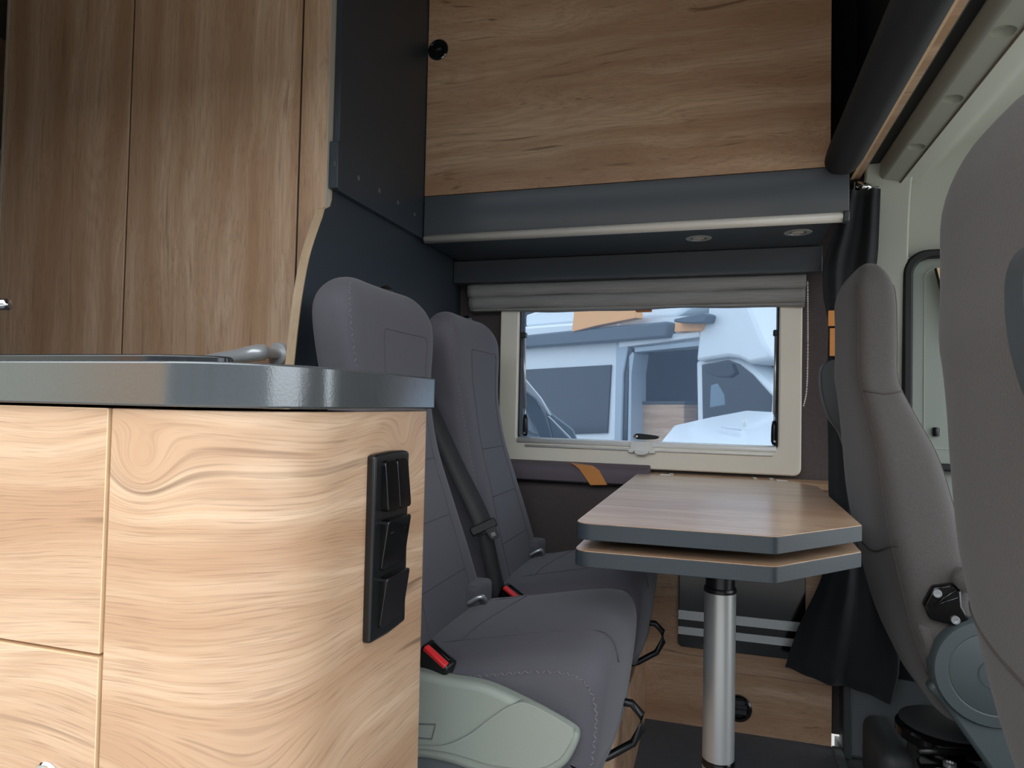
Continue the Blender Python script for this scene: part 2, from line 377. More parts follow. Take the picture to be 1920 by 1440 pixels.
link('edge_band', mesh('edge_band', v, f), wood('wood_edge_band', 'Z', light=(222, 196, 164), dark=(204, 176, 142), streak=(172, 140, 108), off=(3, 1, 2)), pw, smooth=False)

# window in the side wall
def zz(y): return y
wn = root('window_1', (-.215, 2.15, .73), 'hinged camper window in a cream frame above the table', 'window'); tag(wn, kind='structure')
wx0, wx1, wz0, wz1 = -.694, .228, .727, 1.30
fo = rr(wx0, wx1, wz0, wz1, .022, 5); fi = rr(-.632, .166, .802, 1.25, .014, 5)
ring('frame', fo, fi, 1, 2.142, YW+.002, CREAM, wn, bevel=.005)
ring('reveal', rr(-.634, .168, .80, 1.252, .016, 5), rr(-.628, .162, .806, 1.246, .02, 5), 1, 2.16, 2.215, RUBBER, wn)
box('pane', (-.628, .162), (2.196, 2.201), (.806, 1.246), PANE, wn)
rl = prism('blind_rail', sp2([(2.146, .792), (2.138, .797), (2.138, .806), (2.146, .811), (2.16, .811), (2.16, .792)], 3), 0, -.628, .16, WHITEP, wn, smooth=True)
prism('lower_bead', rr(2.134, 2.15, .783, .790, .003, 3), 0, -.60, .15, WHITEP, wn, smooth=True)
cl = prism('blind_clip', [(-.262, .812), (-.262, .79), (-.268, .785), (-.268, .777), (-.252, .777), (-.25, .783), (-.205, .783), (-.203, .777), (-.187, .777), (-.187, .785), (-.193, .79), (-.193, .812)], 1, 2.128, 2.137, WHITEP, wn, bevel=.002)
prism('clip_lip', sp2([(-.247, .784), (-.242, .774), (-.228, .771), (-.212, .774), (-.207, .784)], 3), 1, 2.118, 2.134, WHITEP, cl, bevel=.002)
la = prism('latch', sp2([(-.256, .822), (-.253, .832), (-.243, .835), (-.215, .833), (-.19, .83), (-.178, .826), (-.19, .819), (-.24, .817)], 4), 1, 2.165, 2.19, BLACK, wn, bevel=.003)
lathe('latch_button', [(.006, 0), (.006, -.006), (.004, -.008)], (-.249, 2.165, .826), 1, CHROME, la, 16)
prism('upper_latch', rr(-.255, -.205, 1.215, 1.232, .004), 1, 2.15, 2.17, TAN, wn, bevel=.002)
for sx, x0, x1 in ((0, float(at(982, 650, 1, 2.172)[0]), float(at(985, 800, 1, 2.172)[0])), (1, float(at(1455, 650, 1, 2.172)[0]), float(at(1452, 800, 1, 2.172)[0]))):
    y = 2.172
    st = tube('stay', [(x0, y, 1.145), (x0+(x1-x0)*.75, y, .905)], .0052, STEEL, wn, 12)
    box('stay_bracket', (x0-.012, x0+.008) if sx == 0 else (x0-.008, x0+.012), (y-.006, y+.016), (1.138, 1.156), BLACK, st, bevel=.003)
    tube('stay_rod', [(x0+(x1-x0)*.75, y, .91), (x1, y, .87)], .0032, STEEL, st, 8)
    tube('stay_grip', [(x1-.001, y, .885), (x1, y, .87), (x1, y, .845), (x1, y, .825), (x1, y, .815)], [.005, .0085, .0095, .0095, .006], BLACK, st, 12)
    lathe('stay_screw', [(.0035, 0), (.0035, -.004)], (x1, y-.009, .825), 1, STEEL, st, 10)

# cab shell behind the driver's seat
XB = .38
struct(prism('trim_3', sp2([(2.16, .0), (2.155, .5), (2.15, .9), (2.14, 1.3), (2.12, 1.5), (2.07, 1.60), (2.0, 1.66)], 5, False)+[(2.22, 1.70), (2.22, 0)], 0, XB, .50, PILLAR, bevel=.006, smooth=True),
       'grey-green plastic door pillar behind the driver seat', 'trim')
tube('trim_pillar_dimple', [(.46, 2.149, 1.345), (.468, 2.1485, 1.345)], .004, GREYP, bpy.data.objects['trim_3'])
dr = root('door_1', (1.0, 2.17, 0), 'closed driver door with a pale shaded window and black seal', 'door'); tag(dr, kind='structure')
box('door_panel', (.50, 1.7), (2.175, 2.215), (0, .80), SAGE, dr, bevel=.01)
so_ = rr(.487, 1.35, .76, 1.372, .065, 8); si_ = rr(.512, 1.33, .78, 1.35, .05, 8)
ring('window_seal', so_, si_, 1, 2.135, 2.19, RUBBER, dr, bevel=.006)
prism('window_shade', rr(.505, 1.34, .77, 1.36, .05, 8), 1, 2.165, 2.178, SAGE, dr, bevel=.003)
ring('shade_stitch', rr(.545, 1.30, .82, 1.325, .03, 6), rr(.547, 1.298, .822, 1.323, .03, 6), 1, 2.163, 2.167, PILLAR, dr)
box('door_top_frame', (.50, 1.7), (2.178, 2.215), (1.36, 1.75), PILLAR, dr)
fl = prism('flap', [(.566, 1.318), (.64, 1.322), (.64, 1.10), (.600, 1.165)], 1, 2.135, 2.14, WOOD_E, dr)
tube('flap_edge', [(.566, 2.137, 1.318), (.600, 2.137, 1.165), (.64, 2.137, 1.10)], .0035, RUBBER, fl)
lathe('lock_pin', [(.008, 0), (.009, .02), (.007, .024)], (.575, 2.16, .855), 2, BLACK, dr, 12)
# roof header and headliner across the cab
hp = [(.412, 1.70), (.415, 1.575), (.424, 1.563), (.468, 1.555), (.474, 1.558), (.522, 1.572), (.56, 1.60), (.62, 1.66), (.80, 1.74), (1.6, 1.78), (1.6, 1.85), (.412, 1.85)]
hd = struct(prism('trim_4', hp, 1, .42, 2.2, PILLAR, bevel=.004), 'grey-green roof header with finger recesses above the cab', 'trim')
tube('seam', [(.4705, .42, 1.553), (.4705, 2.12, 1.553)], .0022, mat('seam_brown', (120, 104, 84), .8), hd)
cut = []
for pc in ((1837, 67), (1757, 190), (1700, 278), (1663, 345)):
    y = float(at(*pc, 2, 1.5585)[1]); c_ = prism('cutter', rr(.428, .464, y-.024, y+.016, .0155, 6), 2, 1.54, 1.572, PILLAR)
    bm_ = hd.modifiers.new('cut', 'BOOLEAN'); bm_.operation = 'DIFFERENCE'; bm_.object = c_; bm_.solver = 'EXACT'; cut.append(c_)
bpy.context.view_layer.update()
_me = bpy.data.meshes.new_from_object(hd.evaluated_get(bpy.context.evaluated_depsgraph_get())); hd.modifiers.clear(); hd.data = _me
for c_ in cut: bpy.data.objects.remove(c_)
box('rubber_gap', (.372, .412), (.42, 2.14), (1.60, 1.72), RUBBER, hd)
tube('rail_line', [(.385, .42, 1.602), (.385, 2.12, 1.602)], .004, GREYP, hd)
bd = box('wood_board', (.346, .371), (.42, 2.13), (1.574, 1.72), WOOD_X, hd, bevel=.001)
box('board_edge', (.3455, .3545), (.42, 2.13), (1.5725, 1.5745), WOOD_E, bd)
tube('screw', [(.372, 1.35, 1.60), (.378, 1.35, 1.60)], .005, BLACK, hd)
rl2 = prism('padded_bolster', sp2([(.237, 1.53), (.243, 1.497), (.265, 1.486), (.30, 1.492), (.333, 1.55), (.337, 1.64), (.31, 1.665), (.268, 1.61)], 5), 1, .42, 1.795, MATB, hd, smooth=True, bevel=.012)
struct(box('wall_front', (.262, .40), (2.11, 2.16), (1.50, 2.25), MATB), 'black cloth panel between the overhead cabinet and the cab', 'wall')
struct(box('trim_6', (.36, .412), (.42, 2.16), (1.72, 2.29), MATB), 'black roof bulkhead between living area and cab', 'trim')
brk = root('roof_bracket', (.38, 2.09, 1.54), 'crumpled shiny metal bracket under the roof header', 'bracket')
tube('clamp', [(.358, 2.085, 1.548), (.375, 2.082, 1.543), (.392, 2.084, 1.536)], [.011, .014, .011], CHROME, brk, 10)
box('plate', (.392, .415), (2.075, 2.11), (1.522, 1.540), STEEL, brk, bevel=.003)
tube('hook', smooth_path([(.352, 2.08, 1.555), (.350, 2.078, 1.535), (.344, 2.078, 1.522)], 4), .0025, CHROME, brk, 6)
# sill panel along the cab side
sl = struct(box('trim_5', (.335, 1.6), (2.07, 2.165), (-.02, .24), GREYP, bevel=.012), 'dark grey plastic sill panel beside the driver seat', 'trim')
box('rib', (.33, .352), (2.060, 2.09), (-.02, .22), DGREY, sl, bevel=.004)

# ------------------------------------------------------------------ kitchen unit by the door
def kout(i, x0=-1.5, back=True):
    r = .12-i; o = [(x0, .513+i)] if back else []
    for k in range(0, 13):
        a = R(-90+90*k/12); o.append((-.497+r*math.cos(a), .633+r*math.sin(a)))
    for k in range(0, 5):
        a = R(90*k/4); q = .012; o.append((-.377-i-q+q*math.cos(a), .885-i-q+q*math.sin(a)))
    if back: o.append((x0, .885-i))
    return o
wt = prism('worktop', kout(0), 2, .9105, .953, WORK, bevel=.0022)
tag(wt, 'dark grey worktop with a rounded end on the kitchen unit', 'worktop')
lid = prism('hob_lid', sp2([(-1.4, .558), (-.9, .556), (-.60, .556), (-.53, .564), (-.492, .585), (-.495, .61), (-.54, .66), (-.63, .74), (-.9, .78), (-1.4, .78)], 5), 2, .9535, .9625, mat('lid_glass', (46, 48, 50), .12), bevel=.002)
tag(lid, 'dark glass lid lying on the kitchen worktop', 'lid')
ku = root('kitchen_unit', (-.9, .7, 0), 'light wood kitchen unit with a rounded corner and drawers', 'kitchen unit')
prism('carcass', kout(.03), 2, .0, .905, DGREY, ku)
o1 = [(-.560, .521)] + kout(.008, back=False); o2 = kout(.026, back=False)[::-1] + [(-.560, .539)]
pan = prism('curved_panel', o1+o2, 2, .02, .9075, WOOD_K, ku, bevel=.001, angle=60)
kn = lathe('knot', [(.009, 0), (.006, .0003), (.001, .0005)], (-.40, .56, .42), 0, mat('knot', (92, 66, 46), .7), pan, 12); bpy.data.objects.remove(kn)
for z0, z1, nm in ((.6725, .9065, 'drawer_front'), (.10, .6675, 'drawer_front')):
    d = box(nm, (-1.495, -.5655), (.521, .539), (z0, z1), WOOD_D, ku)
    box('edge_band', (-.5655, -.5645), (.521, .539), (z0, z1), WOOD_E, d)
    box('edge_band', (-1.495, -.5655), (.521, .539), (z1, z1+.0008), WOOD_E, d)
    if z0 < .3: lathe('lock_button', [(.0165, .002), (.0165, -.002), (.0145, -.004), (.012, -.004), (.0115, -.007), (.008, -.009), (.001, -.0095)], (-.622, .521, .5455), 1, CHROME, d, 24)
sw = root('switch_panel', (-.385, .75, .75), 'black three gang switch plate on the rounded wooden kitchen end', 'switch')
pl = prism('frame', [(.7045, .6445), (.7045, .857), (.716, .859), (.75, .8602), (.784, .859), (.7955, .857), (.7955, .6445), (.75, .642)], 0, -.386, -.3745, BLACK, sw, bevel=.0035, seg=3)
for i, (zc, tilt) in enumerate(((.8205, 1), (.752, -1), (.686, -1))):
    zb, zt = zc-.0295, zc+.0295; a, b = (-.3718, -.3635) if tilt < 0 else (-.364, -.3700)
    halves = ((.7215, .7515), (.7523, .7825)) if i == 0 else ((.7215, .7825),)
    for y0, y1 in halves:
        rk = prism('rocker', rr(y0, y1, zb, zt, .0055, 5), 0, -.376, -.360, GLOSSB, sw, bevel=.0012, seg=2)
        for vv in rk.data.vertices:
            if vv.co.x > -.37: vv.co.x = a+(b-a)*(vv.co.z-zb)/(zt-zb)
    if i == 1:
        for yy, s in ((.735, 1), (.769, -1)):
            tri = [Vector((b-.0022, yy+dx, zt-.013+s*dz)) for dx, dz in ((-.003, -.003), (.003, -.003), (0, .0035))]
            tube('arrow_mark', tri, .0003, GREYP, rk, 4, closed=True)
tag(root('kitchen_tap', (-1.0, .66, .955), 'chrome tap spout at the edge of the kitchen worktop', 'tap'))
tp = bpy.data.objects['kitchen_tap']; _tip = at(10, 571, 1, .66)
tube('riser', smooth_path([(-1.02, .70, .955), (-1.02, .70, 1.02), (-1.01, .69, float(_tip[2])-.004), (-.98, .66, float(_tip[2])+.002)], 5), .010, CHROME, tp, 12)
tube('spout', [(-.99, .66, float(_tip[2])+.002), (float(_tip[0])+.004, .66, float(_tip[2]))], .0075, CHROME, tp, 14)

# ------------------------------------------------------------------ tall wardrobe
YD = 1.33
wd = root('wardrobe', (-1.35, 1.6, 0), 'tall wood wardrobe with two vertical grain doors and a silver lever', 'wardrobe')
box('carcass', (-1.833, -.868), (YD+.02, 2.10), (0, 2.22), DGREY, wd)
d2 = box('door', (-1.829, -1.4115), (YD, YD+.018), (.03, 2.2), WOOD_Z, wd, bevel=.0012)
d1 = box('door', (-1.4055, -.9225), (YD, YD+.018), (.03, 2.2), WOOD_Z, wd, bevel=.0012)
box('gap_strip', (-1.412, -1.404), (YD+.004, YD+.02), (.03, 2.2), RUBBER, wd)
box('gap_strip', (-.923, -.916), (YD+.004, YD+.02), (.03, 2.2), RUBBER, wd)
prism('frame_strip', [(-.9165, 0), (-.867, 0), (-.867, ez[0][1]-.004), (-.848, ez[0][1]+.008), (-.848, 2.2), (-.9165, 2.2)], 1, YD, YD+.018, WOOD_Z, wd)
box('edge_band', (-1.836, -1.829), (YD-.001, YD+.02), (0, 2.2), mat('pale_edge', (190, 184, 170), .4), wd)
hx, hz = -.955, 1.021
HSIL = mat('handle_silver', (208, 211, 213), .3, .35)
ro = lathe('handle_rose', [(.027, 0), (.027, -.006), (.024, -.010), (.012, -.012)], (hx, YD, hz), 1, HSIL, d1, 32)
tube('handle_lever', smooth_path([(hx, YD-.005, hz), (hx, YD-.04, hz), (hx-.006, YD-.060, hz-.001), (hx-.03, YD-.070, hz-.006), (hx-.13, YD-.074, hz-.022)], 5), [.013]*8+[.018]*8+[.016]*5, HSIL, ro, 16)
# rail and shelf beyond the wardrobe
box('pale_line', (-.848, -.8462), (YD-.0005, YD+.018), (ez[0][1]+.004, 2.2), MATS['pale_edge'], wd)
rs = root('rear_shelf', (-2.2, 1.7, 0), 'wooden shelf with a metal rail beyond the wardrobe', 'shelf')
box('board', (-2.58, -1.86), (1.45, 2.1), (1.50, 1.53), WOOD_X, rs, bevel=.002)
box('front', (-2.58, -1.86), (1.47, 1.49), (0, 1.50), WOOD_Z, rs)
tube('rail', [(-2.58, 1.42, 1.60), (-1.86, 1.42, 1.60)], .012, STEEL, rs, 10)

# ------------------------------------------------------------------ overhead cabinet
YC = 1.812
oc = root('overhead_cabinet', (-.28, 1.95, 1.39), 'light wood overhead cabinet with grey fascia above the window', 'cabinet')
box('carcass', (-.828, .25), (YC+.02, 2.15), (1.52, 2.22), DGREY, oc)
dd = box('door', (-.8275, .253), (YC, YC+.018), (1.5165, 2.2), WOOD_X, oc, bevel=.0012)
lk = root
_l = at(822, 94, 1, YC)
lc = lathe('lock', [(.031, 0), (.031, -.003), (.0285, -.0055), (.026, -.0055), (.025, -.002), (.001, -.002)], (float(_l[0]), YC, float(_l[2])), 1, mat('lock_dark_chrome', (120, 122, 126), .15, 1), dd, 32)
tube('lock_key', [(float(_l[0])-.012, YC-.004, float(_l[2])-.005), (float(_l[0])+.012, YC-.004, float(_l[2])+.006)], .0045, BLACK, lc, 8)
fc = prism('fascia', [(YC-.002, 1.514), (YC-.002, 1.405), (YC+.012, 1.386), (YC+.03, 1.386), (YC+.03, 1.514)], 0, -.826, .295, ANTH_S, oc, bevel=.001)
box('underside', (-.826, .262), (YC+.03, 2.13), (1.386, 1.40), ANTH, fc)
prism('light_strip', sp2([(YC-.004, 1.400), (YC-.008, 1.392), (YC-.004, 1.383), (YC+.008, 1.379), (YC+.014, 1.387), (YC+.004, 1.402)], 4), 0, -.824, .281, LIGHT_STRIP, fc, smooth=True)
box('end_cap', (.281, .296), (YC-.009, YC+.02), (1.378, 1.404), DGREY, fc, bevel=.004)
sp = box('side_panel', (XP, -.829), (1.349, YC+.3), (1.393, 2.22), ANTH, oc, bevel=.0015)
box('side_lip', (XP+.002, -.822), (1.335, 1.35), (1.393, 1.50), ANTH, sp, bevel=.002)
for pxy in ((628, 307), (672, 334), (711, 358), (746, 380), (777, 402)):
    p = at(*pxy, 0, -.829)
    lathe('screw_cap', [(.006, 0), (.006, .0012), (.004, .0018)], p, 0, mat('screw_cap', (98, 102, 108), .35), sp, 14)
bb = box('blind_box', (XP+.001, .274), (2.094, 2.15), (1.312, 1.3855), ANTH_S, bevel=.003)
tag(bb, 'satin grey blind box under the overhead cabinet', 'blind box')
for q, lb in (((1310, 447), 'recessed round spotlight nearer the partition under the overhead cabinet'), ((1496, 436), 'recessed round spotlight nearer the cab under the overhead cabinet')):
    p = at(*q, 2, 1.386); s_ = root('spotlight', (float(p[0]), float(p[1]), 1.386), lb, 'spotlight', 'spotlights under the overhead cabinet')
    lathe('bezel', [(.020, .003), (.022, -.001), (.034, -.001), (.036, .001), (.036, .004)], p, 2, ALU, s_, 32)
    lathe('lens', [(.021, .004), (.021, .0005), (.012, -.0005), (.001, -.001)], p, 2, mat('spot_lens', (206, 196, 182), .3), s_, 24)
# folded fabric blind
fb = root('roman_blind', (-.28, 2.12, 1.24), 'grey linen folding blind gathered at the top of the window', 'blind')
def fold(nm, z0, z1, y0, bul, x0, x1, ph):
    v = []; f = []; n = 60; pr = [(0, 0), (.2, .7), (.5, 1), (.85, .8), (1, .25)]
    for i in range(n+1):
        x = x0+(x1-x0)*i/n; wv = .0025*math.sin(x*9+ph)+.0015*math.sin(x*23+ph*2)
        for t, b in pr: v.append((x, y0-bul*b+wv*.6, z0+(z1-z0)*t+wv*(1-t)))
        v.append((x, 2.15, z1)); v.append((x, 2.15, z0+wv))
    m = len(pr)+2
    for i in range(n):
        for k in range(m): f.append((i*m+k, i*m+(k+1) % m, (i+1)*m+(k+1) % m, (i+1)*m+k))
    f += [tuple(range(m)), tuple(range((n+1)*m-1, n*m-1, -1))]
    return link(nm, mesh(nm, v, f), BLIND, fb, smooth=True, angle=50)
fold('pleat', 1.268, 1.312, 2.125, .012, -.802, .234, 0)
fold('pleat', 1.226, 1.270, 2.127, .016, -.796, .232, 1.4)
fold('hem', 1.220, 1.230, 2.130, .009, -.794, .231, 2.2)
ch = root('blind_chain', (.236, 2.13, .9), 'beaded pull chain hanging beside the window frame', 'chain')
cp = smooth_path([(.238, 2.118, 1.29), (.240, 2.118, 1.1), (.238, 2.118, .98), (.230, 2.12, .93)], 30); v = []; f = []; acc = 0; last = cp[0]
for p in cp:
    if (p-last).length < .0062: continue
    last = p; o = len(v); r = .0028
    v += [p+Vector(q)*r for q in ((1, 0, 0), (-1, 0, 0), (0, 1, 0), (0, -1, 0), (0, 0, 1), (0, 0, -1))]
    f += [(o+a, o+b, o+c) for a, b, c in ((0, 2, 4), (2, 1, 4), (1, 3, 4), (3, 0, 4), (2, 0, 5), (1, 2, 5), (3, 1, 5), (0, 3, 5))]
tag(link('beads', mesh('beads', v, f), WHITEP, ch), kind='stuff')
tube('cord', cp, .0011, WHITEP, ch, 5)
# tan strap over the padded rail
tsr = lambda x, y: Vector([float(q) for q in at(x, y, 1, 2.0695)])
q0, q1, q2, q3 = tsr(1086, 880), tsr(1124, 883), tsr(1138.5, 910), tsr(1107, 910)
sv = [q3, q2, q1, q0]; sh_ = Vector((-.02, .018, .010)); sv += [q1+sh_, q0+sh_]; sh2 = Vector((-.05, .072, .012)); sv += [q1+sh2, q0+sh2]
n = len(sv); sv += [p+Vector((0, -.0025, .002)) for p in sv]
sf = []
for k in range(3):
    i = k*2 if k else 0; A_, B_, C_, D_ = ((0, 1, 2, 3), (3, 2, 4, 5), (5, 4, 6, 7))[k]
    sf += [(A_, B_, C_, D_), (n+D_, n+C_, n+B_, n+A_), (A_, D_, n+D_, n+A_), (C_, B_, n+B_, n+C_)]
sf += [(1, 0, n, n+1), (6, 7, n+7, n+6)]
ts = link('tan_strap', mesh('tan_strap', sv, sf), TAN)
tag(ts, 'tan strap looped over the padded wall rail', 'strap')

# ------------------------------------------------------------------ wooden box under the window
YP = 2.082
pb = root('wall_box', (.05, 2.12, 0), 'light wood box along the wall under the table', 'box')
box('lower_panel', (-.198, .3045), (YP, 2.16), (0, .1645), WOOD_P, pb)
box('upper_panel', (-.198, .3045), (YP, 2.16), (.1655, .70), WOOD_P, pb)
box('top_board', (-.21, .33), (2.055, 2.16), (.70, .7175), WOOD_X, pb, bevel=.002)
for x in (-.135, .10, .145):
    lathe('screw_cap', [(.007, 0), (.007, .003), (.003, .005)], (x, 2.105, .7175), 2, CHROME, pb, 12)
box('hook_plate', (.155, .185), (2.058, 2.085), (.7175, .721), WHITEP, pb, bevel=.001)
box('hook_plate', (-.165, -.135), (2.058, 2.085), (.7175, .721), WHITEP, pb, bevel=.001)
hg = root('heater_grille', (.05, 2.08, .22), 'black heater grille with two silver stripes on the wood box', 'grille')
g0 = at(1271, 1209, 1, YP-.012); gx1 = .235
prism('plate', rr(-.107, gx1, .226, .56, .012, 4), 1, YP-.012, YP+.001, GLOSSB, hg, bevel=.002)
for za, zb in ((.305, .331), (.262, .284)): box('silver_stripe', (-.107, gx1), (YP-.0135, YP-.011), (za, zb), SILVER, hg)
vc = at(1384, 1327, 1, YP)
av = root('air_vent', (float(vc[0]), YP, float(vc[2])), 'round black warm air vent low on the wood box', 'vent')
lathe('collar', [(.037, 0), (.037, -.008), (.033, -.012), (.028, -.012), (.026, -.004), (.001, -.004)], vc, 1, GLOSSB, av, 32)
for dz in (-.012, .002, .014): box('louvre', (float(vc[0])-.024, float(vc[0])+.024), (YP-.016, YP-.004), (float(vc[2])+dz-.002, float(vc[2])+dz+.002), GLOSSB, av, bevel=.001)
sb = root('seat_plinth', (-.5, 1.6, 0), 'light wood plinth carrying the two bench seats', 'plinth')
box('front_panel', (-.216, -.198), (1.06, YP), (0, .25), WOOD_P, sb, bevel=.001)
box('side_panel', (-.82, -.217), (1.06, 1.078), (0, .24), WOOD_P, sb)
box('top_frame', (-.82, -.217), (1.08, 2.0), (.225, .25), BLACK, sb)

# ------------------------------------------------------------------ table
tb = root('table', (.03, 1.53, 0), 'pedestal table with two stacked wood boards and grey edges', 'table')
tp_ = lambda x, y: at(x, y, 2, .7204)[:2]
A_, B_, C_, D_ = tp_(1126.7, 983.3), tp_(1455, 1006.5), tp_(1085, 973), tp_(1193, 889.7)
_t = np.linalg.solve(np.array([B_-A_, C_-D_]).T, C_-A_); COR = A_+(B_-A_)*_t[0]
E_, F_ = tp_(1619, 985), tp_(1534, 912.5)
TBL = [tuple(map(float, q)) for q in (COR, B_, E_, F_, (F_[0]-.05, 2.052), (D_[0], 2.052))]
def board(nm, z0, z1, sx=0, dy=0):
    a = .115; o = []
    def fil(p, q, s, r, n=5):   # rounded corner at q between p and s
        p, q, s = Vector(p), Vector(q), Vector(s); u = (p-q).normalized(); w = (s-q).normalized(); ang = u.angle(w); d = r/math.tan(ang/2)
        A = q+u*d; B = q+w*d
        for i in range(n+1):
            t = i/n; o.append(tuple((A*(1-t)**2+q*2*t*(1-t)+B*t*t)))
    V = TBL[:]; V[0] = (V[0][0]+sx, V[0][1]+dy); V[1] = (V[1][0]+sx, V[1][1]+dy); V[2] = (V[2][0]-.002+sx, V[2][1]+dy*.5); rad = (.03, .02, .005, .01, .005, .01)
    for i in range(6): fil(V[i-1], V[i], V[(i+1) % 6], rad[i])
    p = prism(nm, o, 2, z0, z1-.0012, EDGE, tb, bevel=.0008)
    c = (sum(q[0] for q in o)/len(o), sum(q[1] for q in o)/len(o))
    prism('laminate', [(q[0]+(c[0]-q[0])*.003, q[1]+(c[1]-q[1])*.003) for q in o], 2, z1-.0011, z1, WOOD_T, p)
    return p
board('top_board', .6925, .7204)
board('extension_board', .6480, .6745, -.001, -.004)
ps = tube('swivel_block', [(.02, 1.50, .6735), (.02, 1.50, .6935)], .09, BLACK, tb, 20)
cx, cy = float(at(1348.5, 1250, 1, 1.47)[0]), 1.47
po = lathe('post', [(.0312, 0.0), (.0312, .552)], (cx, cy, 0), 2, ALU, tb, 48)
lathe('collar', [(.0285, .53), (.0288, .6485)], (cx, cy, 0), 2, BLACK, po, 40)
lathe('collar_ring', [(.0305, .546), (.0322, .549), (.0322, .554), (.0305, .557)], (cx, cy, 0), 2, BLACK, po, 40)
lathe('lock_ring', [(.0314, .200), (.0328, .203), (.0328, .209), (.0322, .213), (.0314, .215)], (cx, cy, 0), 2, GLOSSB, po, 40)
lathe('foot', [(.085, 0), (.085, .006), (.04, .012), (.034, .03)], (cx, cy, 0), 2, ALU, po, 40)

# ------------------------------------------------------------------ bench seats
PROF = sp2([(-.60, .40), (-.53, .475), (-.44, .505), (-.34, .530), (-.25, .550), (-.195, .556), (-.163, .540), (-.150, .500), (-.156, .42), (-.168, .352), (-.19, .338), (-.40, .345)], 4)
BROWS = [(.40, -.478, .205, .13), (.46, -.49, .213, .13), (.58, -.525, .205, .125), (.70, -.560, .180, .115), (.82, -.596, .162, .105), (.91, -.614, .160, .100), (.98, -.624, .180, .098), (1.05, -.628, .197, .098), (1.11, -.634, .199, .094), (1.155, -.643, .190, .084)]
def bench_seat(yc, label, near):
    r_ = root('dinette_seat', (-.45, yc, .3), label, 'seat', None)
    cu = cushion('seat_cushion', PROF, yc-.222, yc+.222, FAB, r_)
    bk = Back(BROWS, yc, n=4.5, capr=.075, bolster=.012); bo = bk.build('backrest', FAB, r_)
    S = lambda pts, nm='seam', rad=.0011: tube(nm, [bk.front(z, w, .0003) for z, w in pts], rad, SEAM, bo, 6)
    ln = lambda a, b, n=24: [(a[0]+(b[0]-a[0])*i/n, a[1]+(b[1]-a[1])*i/n) for i in range(n+1)]
    zt = 1.062
    S(ln((.80, -.48), (zt-.01, -.36))+ln((zt, -.32), (zt, .62))+ln((zt-.012, .66), (.80, .60)))
    S(ln((.80, -.48), (.80, .60)))
    S(ln((.80, .60), (.44, .55)), rad=.001)
    S(ln((.80, -.48), (.44, -.55)), rad=.001)
    S(ln((.68, -.52), (.68, .58)), rad=.001); S(ln((.565, -.54), (.565, .57)), rad=.001)
    # edge stitching on the aisle side of the backrest
    ep_ = [bk.front(z, -.93, .001) for z in [1.15-.0055*i for i in range(128)]]
    stitches('stitching', ep_, (.7, -.7, 0), THREAD, bo)
    # cushion seams and stitching
    def top(x, w):
        zc = np.interp(x, [-.53, -.44, -.34, -.25, -.195, -.163, -.150], [.475, .505, .530, .550, .556, .540, .50]); return Vector((x, yc+w*.222, float(zc)-.04*abs(w)**3*max(0, (float(zc)-.338)/.218-.55)/.45+.0006))
    for w in (-.6, .62):
        pts = [top(-.50+.3*i/20, w*(1+.05*math.sin(i/20*3))) for i in range(21)]
        pts += [Vector((-.176, yc+w*.222, .546)), Vector((-.160, yc+w*.222*1.0, .531)), Vector((-.153, yc+w*.222, .50))]
        tube('seam', smooth_path(pts, 2), .0011, SEAM, cu, 6)
    tube('seam', [top(-.405+.02*math.sin((i-10)/20*3), -.6+1.22*i/20) for i in range(21)], .0012, SEAM, cu, 6)
    sy = yc-.2205
    stp = smooth_path([(-.44, sy, .468), (-.36, sy, .482), (-.27, sy, .500), (-.215, sy, .503), (-.188, sy, .488), (-.175, sy, .455), (-.176, sy, .41), (-.182, sy, .355)], 14)
    stitches('stitching', stp, (0, -1, 0), THREAD, cu, step=.0055)
    # black belt guide on top of the backrest
    g = tube('belt_guide', smooth_path([(-.70, yc+.03, 1.13), (-.692, yc+.035, 1.152), (-.688, yc+.055, 1.160), (-.692, yc+.075, 1.150), (-.70, yc+.08, 1.125)], 4), .009, BLACK, r_, 10)
    # recline lever loop under the front
    yl = yc+.03
    tube('lever_bar', list([(-.19, yl-.01, .372), (-.150, yl, .367), (-.132, yl, .350), (-.130, yl, .325), (-.146, yl, .295), (-.19, yl-.02, .272), (-.26, yl-.06, .258)]), .0075, BLACK, r_, 10)
    # small fold-out anchor loop with hook in the gap at the rear of the seat
    tube('anchor_hook', smooth_path([(-.50, yc+.085, .50), (-.474, yc+.09, .515), (-.466, yc+.10, .508), (-.472, yc+.112, .495)], 4), .005, STEEL, r_, 8)
    box('anchor_flap', (-.52, -.478), (yc+.10, yc+.19), (.46, .532), FAB, r_, bevel=.012, seg=3)
    return r_, bk
s1, bk1 = bench_seat(1.275, 'grey-violet bench seat by the aisle with a sage side shell', True)
s2, bk2 = bench_seat(1.768, 'grey-violet bench seat against the wall below the blind', False)
# the sage side shell of the aisle seat
cov = sp2([tuple(at(x, y, 1, 1.05)[[0, 2]]) for x, y in ((600, 1265), (700, 1240), (790, 1250), (850, 1262), (920, 1275), (1000, 1311), (1070, 1350), (1089, 1370), (1080, 1400), (1058, 1428), (1010, 1446), (925, 1441), (850, 1418), (785, 1408), (650, 1408))], 5)
sh = prism('side_shell', cov, 1, 1.022, 1.056, SAGE, s1, bevel=.012, seg=4)
cov2 = sp2([tuple(at(x, y, 1, 1.02)[[0, 2]]) for x, y in ((700, 1398), (785, 1398), (835, 1396), (880, 1376), (920, 1346), (958, 1322), (990, 1318), (1055, 1352), (1076, 1370), (1066, 1398), (1046, 1424), (1005, 1440), (925, 1434), (850, 1412), (785, 1403), (700, 1403))], 5)
prism('raised_field', cov2, 1, 1.018, 1.03, SAGE, sh, bevel=.006, seg=4)
